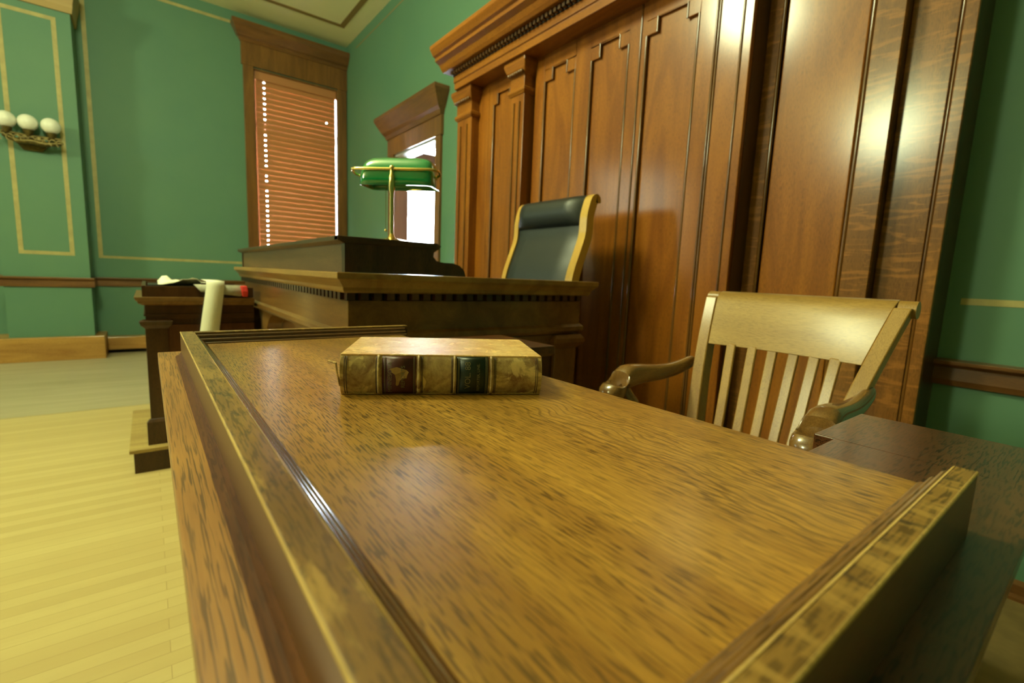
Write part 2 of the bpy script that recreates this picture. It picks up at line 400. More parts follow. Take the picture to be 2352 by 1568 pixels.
# ------------------------------------------------------------------ window with blind (left wall)
def casing_window():
    m = MB(); x = LX
    m.box(x, x+.035, wy0-.14, wy0+.0, wz0-.1, wz1+.02); m.box(x, x+.035, wy1, BY-.012, wz0-.1, wz1+.02)
    # head board
    m.box(x, x+.04, wy0-.16, BY-.004, wz1+.02, wz1+.34)
    w_ = struct(m.build('window_1', M_casing, bevel=.003))
    c = MB(); c.loft([(wz1+.34, x, x+.05, wy0-.17, BY-.004), (wz1+.38, x, x+.07, wy0-.19, BY-.004), (wz1+.40, x, x+.10, wy0-.21, BY-.004), (wz1+.50, x, x+.17, wy0-.26, BY-.004), (wz1+.54, x, x+.18, wy0-.28, BY-.004), (wz1+.575, x, x+.18, wy0-.28, BY-.004)])
    struct(c.build('cornice', M_casingy, w_))
    f = MB(); xf = x-.16
    f.box(xf-.03, xf+.02, wy0, wy0+.085, wz0, wz1); f.box(xf-.03, xf+.02, wy1-.03, wy1, wz0, wz1)
    f.box(xf-.03, xf+.02, wy0+.05, wy1-.05, 3.37, 3.50); f.box(xf-.03, xf+.02, wy0+.05, wy1-.05, wz1-.06, wz1); f.box(xf-.03, xf+.02, wy0+.05, wy1-.05, wz0, wz0+.08)
    struct(f.build('sash', M_frame, w_))
    struct(MB().box(x-.3, x+.01, wy0-.01, wy0+.012, wz0, wz1).box(x-.3, x+.01, wy1-.012, wy1+.01, wz0, wz1).box(x-.3, x+.01, wy0+.012, wy1-.012, wz1-.012, wz1+.01).build('jamb_lining', M_casing, w_))
    struct(MB().box(xf-.006, xf-.002, wy0+.05, wy1-.05, wz0+.08, wz1-.06).build('pane', M_glass, w_))
    return w_
casing_window()
bl = thing('venetian_blind', 'closed wooden slat blind filling the tall oak-framed window', 'blind', (LX-.03, (wy0+wy1)/2, wz1))
m = MB(); b0, b1 = wy0+.035, wy1-.022; pitch = .0765; z = wz1-.16; hole = b0+.115
hole2 = b1-.14
nsl = 38
for i in range(nsl):
    zz = z-i*pitch; xb = LX-.045
    # closed slat: tilted, upper edge back, with cord holes
    def P(y, t): return (xb-.007*(.5-t)*2+.006*math.sin(PI*t), y, zz+.046-.092*t)
    ys = [b0, hole-.012, hole+.012, hole2-.010, hole2+.010, b1]; ts = [0, .32, .52, 1.0]
    for a in range(len(ys)-1):
        for k in range(3):
            if a == 1 and k == 1 and random.random() < .86: continue
            if a == 3 and k == 1 and i in (5,): continue
            m.poly([P(ys[a], ts[k]), P(ys[a+1], ts[k]), P(ys[a+1], ts[k+1]), P(ys[a], ts[k+1])])
m.build('slats', M_blind, bl, solid=.003)
MB().box(LX-.075, LX-.02, b0-.01, b1+.01, wz1-.13, wz1-.01).build('headrail', M_blind, bl, bevel=.004)
MB().box(LX-.065, LX-.03, b0, b1, z-nsl*pitch-.01, z-nsl*pitch+.02).build('bottom_rail', M_blind, bl)

# ------------------------------------------------------------------ doorway casing (back wall)
m = MB(); y = BY
m.box(dx0-.14, dx0, y-.035, y, 0, dz); m.box(dx1, dx1+.11, y-.035, y, 0, dz)
m.box(dx0-.16, dx1+.13, y-.04, y, dz, dz+.22)
# jamb lining inside the wall thickness
m.box(dx0, dx0+.02, y-.03, y+.2, 0, dz); m.box(dx1-.02, dx1, y-.03, y+.2, 0, dz)
dr = struct(m.build('door_1', M_casing, bevel=.003))
c = MB(); a0, a1 = dx0-.17, dx1+.13
c.loft([(dz+.22, a0, a1, y-.05, y), (dz+.27, a0-.02, a1+.02, y-.07, y), (dz+.30, a0-.04, a1+.04, y-.10, y), (dz+.42, a0-.10, a1+.10, y-.17, y), (dz+.46, a0-.12, a1+.12, y-.19, y), (dz+.50, a0-.12, a1+.12, y-.19, y)])
struct(c.build('cornice', M_casingx, dr))
struct(MB().box(dx0+.02, dx1-.02, y, y+.09, dz-.02, dz).box(dx0+.02, dx1-.02, y+.11, y+.2, dz-.02, dz).build('head_lining', M_frameL, dr))

# ------------------------------------------------------------------ wall sconce
sc = thing('wall_sconce', 'brass wall light with three white glass globes on the green pilaster', 'wall light', (px, -.98, 2.56))
sx = px+.14
gy = (-1.165, -.99, -.80)
for yy in gy:
    MB().sphere((sx, yy, 2.765), .088).build('globe', M_globe, sc, smooth=60)
m = MB()
m.loft([(2.48, px, px+.03, -1.06, -.90), (2.56, px, px+.05, -1.12, -.84), (2.66, px, px+.03, -1.06, -.90)])
m.tube([(px+.02, -.98, 2.57), (sx, -.98, 2.57)], .022)
m.tube([(sx, -1.20, 2.60), (sx, -1.08, 2.55), (sx, -.98, 2.565), (sx, -.86, 2.55), (sx, -.72, 2.585)], [.02, .03, .035, .03, .02])
m.tube([(sx, -1.21, 2.635), (sx, -.98, 2.62), (sx, -.72, 2.63)], .016)
for yy in gy:
    m.lathe([(.02, 0), (.03, .02), (.045, .05), (.05, .075), (.03, .08)], (sx, yy, 2.61), 16)
for i in range(9):
    a = -1.20+i*.058
    m.tube([(sx+.02, a+.03*math.cos(t), 2.575+.035*math.sin(t)) for t in [k*.55 for k in range(9)]], .008, 6)
m.build('bracket', M_brassdark, sc, smooth=40)

# ------------------------------------------------------------------ oak wall panelling
wp = thing('wall_panelling', 'tall golden oak panelled wall screen with cornice behind the benches', 'panelling', (-2.1, 2.6, 0))
Yc, TOPZ = 2.35, 2.80
m = MB()   # carcass behind everything
m.box(-3.86, -1.256, Yc+.03, BY, 0, 2.9)
m.box(-1.256, -.70, 2.53, BY, 0, 4.0); m.box(-.70, -.488, 2.60, BY, 0, 4.0)
m.build('carcass', M_body, wp)
def opening_frame(mm, x0, x1, ox0, ox1, yf, z0, zt, step, depth=.03):
    """stiles either side of an opening ox0..ox1 with stepped upper corners"""
    mm.box(x0, ox0, yf, yf+depth, z0, zt); mm.box(ox1, x1, yf, yf+depth, z0, zt)
    mm.box(ox0, ox1, yf, yf+depth, 2.735, zt)
    mm.box(ox0, ox0+step, yf, yf+depth, 2.655, 2.735); mm.box(ox1-step, ox1, yf, yf+depth, 2.655, 2.735)
ops = [(-3.47, -3.10, -3.41, -3.13, .06), (-2.87, -2.39, -2.77, -2.455, .085), (-2.39, -1.94, -2.315, -2.005, .075), (-1.94, -1.256, -1.885, -1.545, .075)]
m = MB()
for x0, x1, a, b_, st in ops: opening_frame(m, x0, x1, a, b_, Yc, .35, 2.86, st)
m.box(-3.47, -1.256, Yc-.02, Yc+.03, 0, .35)
m.build('frame', M_panel, wp, bevel=.004)
for x0, x1, a, b_, st in ops:
    MB().box(a-.01, b_+.01, Yc+.018, Yc+.03, .35, 2.80).build('panel', M_panel, wp)
m = MB()
def vbead(mm, x, yf, z0, z1, r=.008):
    mm.tube([(x, yf, z0), (x, yf, z1)], r, 10)
for x0, x1, a, b_, st in ops:
    vbead(m, a+.004, Yc+.004, .35, 2.655, .009); vbead(m, b_-.004, Yc+.004, .35, 2.655, .009)
    vbead(m, a+st, Yc+.002, 2.655, 2.735, .007); vbead(m, b_-st, Yc+.002, 2.655, 2.735, .007)
for x in (-1.92, -1.445, -1.43, -1.305): vbead(m, x, Yc, .35, 2.86, .007)
m.build('bead_moulding', M_bead, wp, smooth=50)
# two pilasters at the left end
def pilaster(x0, x1, yf):
    m = MB(); m.box(x0, x1, yf, Yc+.03, .40, 2.62)
    m.loft([(0, x0-.03, x1+.03, yf-.035, Yc+.03), (.30, x0-.03, x1+.03, yf-.035, Yc+.03), (.34, x0-.02, x1+.02, yf-.02, Yc+.03), (.40, x0, x1, yf, Yc+.03)])
    p = m.build('pilaster', M_panel, wp, bevel=.004)
    m = MB(); w_ = (x1-x0)
    m.box(x0+w_*.25, x0+w_*.25+.012, yf-.008, yf, .5, 2.55); m.box(x1-w_*.25-.012, x1-w_*.25, yf-.008, yf, .5, 2.55)
    m.build('reed', M_bead, p)
    m = MB(); m.loft([(2.60, x0-.005, x1+.005, yf-.005, Yc+.03), (2.62, x0-.02, x1+.02, yf-.02, Yc+.03), (2.64, x0-.02, x1+.02, yf-.02, Yc+.03), (2.65, x0-.004, x1+.004, yf-.006, Yc+.03), (2.73, x0-.004, x1+.004, yf-.006, Yc+.03), (2.77, x0-.03, x1+.03, yf-.03, Yc+.03), (2.81, x0-.045, x1+.045, yf-.045, Yc+.03), (2.84, x0-.045, x1+.045, yf-.045, Yc+.03)])
    m.build('capital', M_panelx, p, bevel=.003)
    m = MB()
    n = 7
    for i in range(n):
        xx = x0-.01+(x1-x0+.02)*(i+.5)/n; m.sphere((xx, yf-.028, 2.745), .014)
    m.build('egg_row', M_bead, p, smooth=60)
pilaster(-3.85, -3.62, 2.27); pilaster(-3.06, -2.90, 2.27)
MB().box(-3.62, -3.47, Yc, Yc+.03, .35, 2.86).build('stile', M_panel, wp)
# entablature
m = MB(); e0, e1 = -3.80, -1.256
m.prism([(2.20, 2.84), (2.20, 2.89), (2.19, 2.895), (2.19, 2.945), (2.38, 2.945), (2.38, 2.84)], 'x', e0, e1)
m.build('architrave', M_panelx, wp, bevel=.003)
m = MB(); n = 62
for i in range(n):
    x = e0+.01+(e1-e0-.02)*i/n; m.box(x, x+.024, 2.155, 2.20, 2.948, 2.975)
m.build('dentil_row', M_body, wp)
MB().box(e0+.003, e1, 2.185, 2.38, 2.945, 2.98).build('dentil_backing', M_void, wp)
m = MB(); m.prism([(2.38, 2.98), (2.13, 2.98), (2.11, 3.0), (2.09, 3.03), (2.05, 3.05), (2.05, 3.075), (2.03, 3.085), (2.0, 3.13), (1.995, 3.155), (2.38, 3.155)], 'x', e0-.08, e1+.05)
m.build('cornice', M_panelx, wp, bevel=.003)
# right hand bays, stepping back
m = MB(); m.box(-1.256, -1.192, 2.50, 2.53, 0, 4.0); m.box(-.805, -.70, 2.50, 2.53, 0, 4.0)
m.build('stile', M_panelq, wp, bevel=.003)
MB().box(-1.17, -.825, 2.505, 2.53, 0, 4.0).build('panel', M_panel, wp, bevel=.006)
m = MB(); m.box(-.70, -.545, 2.58, 2.60, 0, 4.0); m.box(-.53, -.488, 2.575, 2.60, 0, 4.0)
m.build('end_board', M_panelq, wp, bevel=.003)
m = MB(); vbead(m, -1.186, 2.506, 0, 4, .008); vbead(m, -.815, 2.512, 0, 4, .009); vbead(m, -.5375, 2.59, 0, 4, .007)
m.build('bead_moulding', M_bead, wp, smooth=50)

# ------------------------------------------------------------------ judge's bench
bx0, bx1, by0, by1 = -4.06, -1.72, .57, 1.80
bench = thing('judge_bench', 'large raised oak bench with dentil moulding and arched front behind the desk', 'bench', (-2.9, 1.2, 0))
m = MB()
# hollow carcass: side walls and front wall
m.box(bx0, bx0+.06, by0+.09, by1-.03, 0, 1.14); m.build('side_panel', M_body, bench)
m = MB(); m.box(bx1-.10, bx1-.04, by0+.10, by1-.03, 0, 1.14)
m.build('side_panel', M_body, bench)  # same wood as the front, darker because its shade is in the colour
# front with three arched bays
m = MB(); yf = by0+.02
bays = [(-3.90, -3.50), (-3.32, -2.44), (-2.24, -1.90)]
zsp, rise = .84, .17
m.box(bx0+.02, bays[0][0], yf, yf+.10, .25, 1.02); m.box(bays[0][1], bays[1][0], yf, yf+.10, .25, 1.02); m.box(bays[1][1], bays[2][0], yf, yf+.10, .25, 1.02); m.box(bays[2][1], bx1-.04, yf, yf+.10, .25, 1.02)
for a, b_ in bays:
    c = (a+b_)/2; hw = (b_-a)/2; n = 16
    for i in range(n):
        t0, t1 = PI-PI*i/n, PI-PI*(i+1)/n
        xa, xb2 = c+hw*math.cos(t0), c+hw*math.cos(t1); za, zb = zsp+rise*math.sin(t0)*.9, zsp+rise*math.sin(t1)*.9
        m.prism([(xa, za), (xb2, zb), (xb2, 1.02), (xa, 1.02)], 'y', yf, yf+.10)
m.box(bx0, bx1-.03, yf-.01, yf+.11, 0, .25)
m.build('arched_front', M_benchx, bench)
MB().box(bx0+.05, bx1-.08, yf+.085, yf+.10, .25, 1.02).build('recessed_panel', M_benchz, bench)
# frieze
m = MB(); m.box(bx0+.01, bx1-.025, by0+.012, by0+.13, 1.02, 1.14); m.box(bx1-.10, bx1-.025, by0+.13, by1, 1.02, 1.14)
m.box(bx0+.01, bx0+.10, by0+.13, by1, 1.02, 1.14)
m.build('frieze', M_benchx, bench, bevel=.002)
m = MB()
m.loft([(.975, bx0+.01, bx1-.02, by0+.005, by0+.13), (.99, bx0, bx1-.005, by0-.005, by0+.13), (1.01, bx0, bx1-.005, by0-.005, by0+.13), (1.022, bx0+.01, bx1-.02, by0+.008, by0+.13)])
m.loft([(.975, bx1-.12, bx1-.02, by0+.13, by1), (.99, bx1-.12, bx1-.005, by0+.13, by1+.01), (1.01, bx1-.12, bx1-.005, by0+.13, by1+.01), (1.022, bx1-.12, bx1-.02, by0+.13, by1)])
m.build('frieze_moulding', M_benchx, bench)
# corner pilaster at the back of the side
m = MB(); m.box(bx1-.06, bx1-.02, by1-.17, by1-.02, 0, .90)
m.loft([(.90, bx1-.06, bx1-.015, by1-.175, by1-.015), (.93, bx1-.06, bx1+.01, by1-.20, by1+.01), (.95, bx1-.06, bx1+.01, by1-.20, by1+.01), (.97, bx1-.06, bx1-.01, by1-.18, by1)])
m.box(bx1-.06, bx1-.02, by0+.12, by0+.26, 0, .97)
m.box(bx1-.06, bx1-.03, by0+.26, by1-.17, .86, .97); m.box(bx1-.06, bx1-.03, by0+.26, by1-.17, 0, .2)
m.build('side_pilaster', M_benchz, bench, bevel=.003)
# dentils
m = MB()
n = 46
for i in range(n):
    x = bx0+.0+(bx1-bx0-.02)*i/n; m.box(x, x+.030, by0-.012, by0+.02, 1.143, 1.17)
n = 24
for i in range(n):
    y = by0+(by1-by0)*i/n; m.box(bx1-.03, bx1+.0, y, y+.03, 1.143, 1.17)
m.build('dentil_row', M_bodyx, bench)
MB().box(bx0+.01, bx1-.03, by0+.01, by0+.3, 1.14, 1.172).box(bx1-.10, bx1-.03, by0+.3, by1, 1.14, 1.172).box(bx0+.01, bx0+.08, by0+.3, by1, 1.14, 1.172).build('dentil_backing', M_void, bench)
# cap
def ring(z, e): return (z, bx0-e, bx1+e, by0-e, by1+e)
cap = [(1.170, .015), (1.178, .02), (1.19, .022), (1.215, .042), (1.22, .05), (1.243, .05)]
m = MB(); m.loft([(z, bx0-e, bx1+e, by0-e, 1.15) for z, e in cap])
m.loft([(z, bx1-.10, bx1+e, 1.15, by1+e) for z, e in cap]); m.loft([(z, bx0-e, bx0+.10, 1.15, by1+e) for z, e in cap])
m.build('worktop', M_bencht, bench, bevel=.003)
# riser box on top, scrolled ends
bz = 1.244
prof = [(by0-.005, bz), (by0-.005, 1.345), (by0-.03, 1.356), (by0-.03, 1.372), (by0+.365, 1.372), (by0+.385, 1.362), (by0+.375, 1.35), (by0+.352, 1.335), (by0+.350, 1.318), (by0+.365, 1.302), (by0+.40, 1.297), (by0+.44, 1.297), (by0+.475, 1.288), (by0+.498, 1.268), (by0+.505, bz)]
MB().prism(prof, 'x', bx1-.04, bx1-.005).build('riser_end', M_body, bench, smooth=30)
MB().prism(prof, 'x', bx0+.02, bx0+.05).build('riser_end', M_body, bench, smooth=30)
MB().box(bx0+.05, bx1-.04, by0, by0+.02, bz, 1.348).build('riser_front', oak('riser_oak', 'x', (.17, .095, .03), (.10, .052, .017), pore=.3, rough=.45, coat=.2), bench)
m = MB(); m.prism([(by0-.03, 1.356), (by0-.03, 1.372), (by0+.365, 1.372), (by0+.365, 1.350), (by0-.005, 1.346)], 'x', bx0+.03, bx1-.003)
m.build('riser_top', M_bodyx, bench, bevel=.002)

# ------------------------------------------------------------------ bankers lamp
lp = thing('bankers_lamp', 'brass desk lamp with green glass shade on the raised bench', 'lamp', (-1.93, .80, 1.372))
c0 = Vector((-1.914, .823, 0)); u = Vector((.69, .72, 0)).normalized(); v = Vector((-.72, .69, 0)).normalized()   # u = long axis, v = away from camera
def LP(a, b_, z): p = c0+u*a+v*b_; return (p.x, p.y, z)
m = MB(); m.lathe([(.001, 1.3725), (.075, 1.3725), (.075, 1.380), (.05, 1.386), (.016, 1.392), (.012, 1.40), (.009, 1.41)], (c0.x, c0.y, 0), 28, sx=1, sy=1)
m.build('base', M_brass, lp, smooth=40)
m = MB(); m.lathe([(.0085, 1.40), (.0085, 1.575), (.0125, 1.59), (.0125, 1.64), (.008, 1.655), (.008, 1.67)], (c0.x, c0.y, 0), 20)
m.sphere((c0.x, c0.y, 1.676), .011)
m.build('stem', M_brass, lp, smooth=40)
# bar bent round the shade
m = MB(); hw = .165; zt = 1.672
pts = []
pts += [LP(-hw+.0, .085, zt-.015), LP(-hw-.022, .07, zt-.008), LP(-hw-.022, .03, zt)]
pts += [LP(-hw-.012, .008, zt), LP(-hw+.01, 0, zt), LP(-.08, 0, zt), LP(0, 0, zt), LP(.08, 0, zt), LP(hw-.01, 0, zt), LP(hw+.012, .008, zt), LP(hw+.022, .03, zt), LP(hw+.022, .07, zt-.008), LP(hw, .085, zt-.015)]
m.tube(pts, .0058, 10); m.sphere(LP(-hw+.005, .085, zt-.015), .012); m.sphere(LP(hw-.005, .085, zt-.015), .012)
m.build('yoke', M_brass, lp, smooth=50)
# shade: half-barrel glass, ends rounded
m = MB(); ns, na = 22, 20
grid = []
for i in range(ns+1):
    t = -1+2*i/ns; t = math.copysign(abs(t)**.7, t)
    k = (1-abs(t)**6)**.5 if abs(t) < 1 else 0
    row = []
    for j in range(na+1):
        a = PI*j/na
        ca = math.copysign(abs(math.cos(a))**.75, math.cos(a)); sa = abs(math.sin(a))**.85
        yy = .078-.078*ca*(.82+.18*k); zz = 1.612+(.118*(.62+.38*k))*sa
        if j == 0: zz -= .004
        row.append(m.bm.verts.new(LP(t*(hw-.012)+.010, yy, zz)))
    grid.append(row)
for i in range(ns):
    for j in range(na): m.bm.faces.new((grid[i][j], grid[i+1][j], grid[i+1][j+1], grid[i][j+1]))
for r_ in (grid[0], grid[-1][::-1]): m.bm.faces.new(r_)
m.build('shade', M_green, lp, smooth=60, solid=.003)
# pull chain
m = MB(); q = LP(-.055, .075, 0)
m.tube([(q[0], q[1], 1.63), (q[0], q[1], 1.435)], .0012, 6); m.sphere((q[0], q[1], 1.43), .006)
m.build('pull_chain', M_brass, lp, smooth=50)

# ------------------------------------------------------------------ judge chair
jc = thing('judge_chair', 'high-backed black leather chair with light oak side rails behind the bench', 'chair', (-2.14, 1.85, .30))
def jprof(s):   # (y,z) along the back, s 0..1
    P = [(1.80, .78), (1.83, 1.0), (1.86, 1.25), (1.91, 1.40), (1.945, 1.50), (1.95, 1.60), (1.965, 1.665), (1.985, 1.712), (2.02, 1.732), (2.05, 1.715), (2.055, 1.685)]
    t = s*(len(P)-1); i = min(int(t), len(P)-2); f = t-i
    def cr(p0, p1, p2, p3): return .5*((2*p1)+(-p0+p2)*f+(2*p0-5*p1+4*p2-p3)*f*f+(-p0+3*p1-3*p2+p3)*f**3)
    g_ = [P[max(i-1, 0)], P[i], P[i+1], P[min(i+2, len(P)-1)]]
    return cr(*[q[0] for q in g_]), cr(*[q[1] for q in g_])
def jrail(x0, x1):
    m = MB(); n = 40; f_ = [jprof(i/n) for i in range(n+1)]
    back = []
    for i in range(n+1):
        a = f_[max(i-1, 0)]; b_ = f_[min(i+1, n)]; t = Vector((b_[0]-a[0], b_[1]-a[1])).normalized(); nr = Vector((t.y, -t.x))
        th = .055 if i < n*.75 else .055-.035*(i-n*.75)/(n*.25)
        back.append((f_[i][0]+nr.x*th, f_[i][1]+nr.y*th))
    A = [[m.bm.verts.new((x, p[0], p[1])) for p in f_] for x in (x0, x1)]; B = [[m.bm.verts.new((x, p[0], p[1])) for p in back] for x in (x0, x1)]
    for i in range(n):
        m.bm.faces.new((A[0][i], A[1][i], A[1][i+1], A[0][i+1])); m.bm.faces.new((B[0][i], B[0][i+1], B[1][i+1], B[1][i]))
        m.bm.faces.new((A[0][i], A[0][i+1], B[0][i+1], B[0][i])); m.bm.faces.new((A[1][i], B[1][i], B[1][i+1], A[1][i+1]))
    for k in (0, n): m.bm.faces.new((A[0][k], A[1][k], B[1][k], B[0][k]))
    return m.build('side_rail', M_chairj, jc, smooth=45, bevel=.003)
M_chairj = oak('light_oak', 'z', (.62, .38, .085), (.50, .28, .055), pore=.15, rough=.35, coat=.4)
jrail(-2.535, -2.495); jrail(-1.935, -1.88)
m = MB(); xl, xr = -2.495, -1.935; n = 30
def pad(s0, s1, bulge, off):
    ring0 = []; cols = 10
    for i in range(n+1):
        s = s0+(s1-s0)*i/n; y, z = jprof(s); row = []
        for j in range(cols+1):
            e = j/cols; edge = min(1, min(e, 1-e)/.10); edge = math.sin(edge*PI/2)
            bb = off+bulge*math.sin(PI*i/n)**.5*edge if 0 < i < n else off
            row.append(m.bm.verts.new((xl+(xr-xl)*e, y-bb, z)))
        ring0.append(row)
    for i in range(n):
        for j in range(cols): m.bm.faces.new((ring0[i][j], ring0[i][j+1], ring0[i+1][j+1], ring0[i+1][j]))
pad(.02, .47, .022, -.012)
m.build('back_cushion', M_leather, jc, smooth=60)
m = MB(); pad(.455, .78, .055, -.005)
m.build('head_cushion', M_leather, jc, smooth=60)
m = MB(); m.box(xl, xr, 1.85, 1.87, .78, 1.1)
for i in range(12):
    a, b_ = jprof(.1+.72*i/12), jprof(.1+.72*(i+1)/12)
    m.poly([(xl, a[0]+.03, a[1]), (xr, a[0]+.03, a[1]), (xr, b_[0]+.03, b_[1]), (xl, b_[0]+.03, b_[1])])
m.build('back_shell', M_leather, jc)
MB().box(-2.50, -1.86, 1.86, 2.0, .30, .30+.02).build('base_plate', M_body, jc)
m = MB(); m.loft([(.68, -2.47, -1.89, 1.32, 1.82), (.74, -2.48, -1.88, 1.31, 1.83), (.79, -2.45, -1.91, 1.34, 1.80)])
m.build('seat', M_leather, jc, bevel=.02)
m = MB(); m.tube([(-2.18, 1.6, .68), (-2.18, 1.6, .36)], .03)
for k in range(4):
    a = PI/4+k*PI/2; m.tube([(-2.18, 1.6, .42), (-2.18+.27*math.cos(a), 1.6+.27*math.sin(a), .345)], [.03, .02])
m.build('pedestal', M_body, jc)
# platform behind the bench
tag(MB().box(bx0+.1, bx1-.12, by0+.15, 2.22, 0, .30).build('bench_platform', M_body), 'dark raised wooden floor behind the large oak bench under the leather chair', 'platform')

# ------------------------------------------------------------------ clerk's desk
cx1 = -3.5
cd = thing('clerk_desk', 'dark oak pedestal desk with papers on top before the large bench', 'desk', (-3.95, .25, 0))
c0x = -4.35; cy1 = .548
m = MB(); m.box(c0x, cx1-.02, .0, cy1, .15, 1.0); m.build('body', M_body, cd)
m = MB(); m.loft([(.0, c0x-.03, cx1+.05, -.115, cy1+.0), (.128, c0x-.03, cx1+.05, -.115, cy1)]); m.build('plinth', M_body, cd)
MB().box(c0x-.05, cx1+.07, -.135, cy1, .128, .150).build('plinth_step', oak('step_oak', 'y', (.50, .36, .12), (.34, .22, .07), pore=.3), cd, bevel=.003)
m = MB(); m.box(cx1-.02, cx1+.012, -.045, .11, .15, .29); m.loft([(.29, cx1-.02, cx1+.012, -.045, .11), (.31, cx1-.02, cx1+.0, -.03, .095)])
m.box(cx1-.02, cx1-.005, .11, cy1, .15, .27)
m.build('base_moulding', M_body, cd, bevel=.002)
m = MB(); m.box(cx1-.02, cx1, -.025, .085, .31, .875)
m.loft([(.86, cx1-.02, cx1, -.025, .085), (.88, cx1-.02, cx1+.018, -.045, .105), (.905, cx1-.02, cx1+.022, -.052, .112), (.915, cx1-.02, cx1+.005, -.03, .09)])
m.build('pilaster', M_body, cd, bevel=.002)
MB().box(cx1-.022, cx1-.012, .085, cy1, .31, .88).build('panel', oak('clerk_panel_oak', 'z', (.15, .05, .016), (.08, .026, .009)), cd)
m = MB(); m.box(c0x, cx1, -.02, cy1, .915, 1.0); m.box(c0x, cx1+.008, -.028, cy1, .935, .945)
m.build('frieze', M_bodyx, cd)
m = MB(); m.loft([(1.0, c0x, cx1+.012, -.03, cy1), (1.012, c0x, cx1+.03, -.05, cy1), (1.025, c0x, cx1+.032, -.055, cy1), (1.03, c0x, cx1+.04, -.062, cy1), (1.048, c0x, cx1+.045, -.068, cy1)])
m.build('cornice', M_benchx, cd, bevel=.002)
m = MB(); t_ = .02
m.box(c0x, cx1, -.03, -.03+t_, 1.048, 1.115); m.box(cx1-t_, cx1, -.03+t_, cy1, 1.048, 1.112); m.box(c0x, c0x+t_, -.03+t_, cy1, 1.048, 1.112)
m.build('gallery_rim', M_bodyx, cd, bevel=.002)
MB().box(c0x+.02, cx1-.02, -.01, cy1, 1.048, 1.075).build('worktop', M_bodyx, cd)
# things on it
def crumple(name, label, x0, x1, y0, y1, z, amp, mat, seed):
    m = MB(); n = 9; g_ = []
    for i in range(n+1):
        r_ = []
        for j in range(n+1):
            x = x0+(x1-x0)*i/n; y = y0+(y1-y0)*j/n
            h = noise.noise(Vector((x*9+seed, y*9, seed)))*amp+abs(noise.noise(Vector((x*4, y*14+seed, 3))))*amp
            r_.append(m.bm.verts.new((x, y, z+max(0, h))))
        g_.append(r_)
    for i in range(n):
        for j in range(n): m.bm.faces.new((g_[i][j], g_[i+1][j], g_[i+1][j+1], g_[i][j+1]))
    return tag(m.build(name, mat, smooth=80, solid=.002), label, 'paper')
MB_stack = MB().box(-3.90, -3.56, .0, .26, 1.076, 1.118)
tag(MB_stack.build('paper_stack', M_black, bevel=.003), 'low dark folder stack under the crumpled paper on the pedestal desk', 'folder')
crumple('crumpled_paper', 'crumpled white paper lying on the left of the pedestal desk top', -3.85, -3.53, .05, .27, 1.121, .05, M_paper, 1.3)
crumple('loose_paper', 'flat white sheet beside the hanging strip on the pedestal desk', -3.80, -3.54, .28, .40, 1.121, .02, M_paper, 4.1)
tag(MB().box(-3.82, -3.53, .275, .52, 1.076, 1.116).build('ledger_book', M_black, bevel=.003), 'black closed ledger lying under the loose sheets on the pedestal desk', 'book')
# hanging strip
A = []; Bp = []
pts = [(-3.80, 1.150, .0), (-3.60, 1.150, 0), (-3.50, 1.150, 0), (-3.460, 1.150, 0), (-3.452, 1.143, 0), (-3.448, 1.12, 0), (-3.438, 1.05, -.012), (-3.436, .95, -.028), (-3.434, .82, -.048), (-3.434, .72, -.06)]
for x, z, dy in pts: A.append((x, .285+dy, z)); Bp.append((x, .382+dy*.9, z))
tag(MB().ribbon(A, Bp).build('paper_strip', M_paper, smooth=80, solid=.0015), 'long white paper strip hanging over the side of the pedestal desk', 'paper')
A = [(-3.60, .225, 1.122), (-3.50, .225, 1.126), (-3.462, .23, 1.118), (-3.447, .255, 1.085)]; Bp = [(-3.60, .50, 1.122), (-3.50, .50, 1.124), (-3.462, .49, 1.105), (-3.447, .47, 1.058)]
tag(MB().ribbon(A, Bp).build('grey_sheet', M_paperg, smooth=80, solid=.002), 'grey plastic-looking sheet drooping behind the hanging paper strip', 'paper')
m = MB(); m.loft([(1.056, -3.50, -3.462, .478, .508), (1.09, -3.50, -3.455, .473, .510), (1.125, -3.50, -3.462, .470, .506)])
m.xf(Matrix.Translation((.02, 0, .0)))
tag(m.build('red_tag', M_red, bevel=.005), 'small red cloth tag at the right end of the pedestal desk', 'tag')

# ------------------------------------------------------------------ witness stand (foreground desk)
ws = thing('witness_desk', 'large worn oak desk top with raised rim filling the foreground', 'desk', (-.55, .3, 0))
ZT, ZL = 1.100, 1.070
X0, X1, Y0, Y1 = -1.056, -.083, .085, .483
MB().box(X0-.02, X1+.02, Y0-.02, Y1, ZL+.002, ZT).build('desktop', M_desk, ws)
# lower slab and its two wings
slab = [(-1.18, .009), (-.0225, .009), (-.0225, .86), (-.218, .86), (-.218, .655), (-.196, .655), (-.196, .50), (-.93, .50), (-.93, .86), (-1.18, .86)]
m = MB(); m.prism([(-1.18, .009), (-.0225, .009), (-.0225, .06), (-1.18, .06)], 'z', ZL-.022, ZL); m.build('ledge', M_ledge, ws, bevel=.0015)
m = MB(); m.box(-.196, -.0225, .06, .66, ZL-.022, ZL); m.box(-.2185, -.0225, .66, .835, ZL-.022, ZL)
m.build('wing', M_slab, ws, bevel=.0012)
MB().box(-1.18, -.93, .06, .87, ZL-.022, ZL).build('wing', M_slab, ws, bevel=.0012)
MB().box(-.93, -.196, .06, .48, ZL-.022, ZL).build('sub_top', M_body, ws)
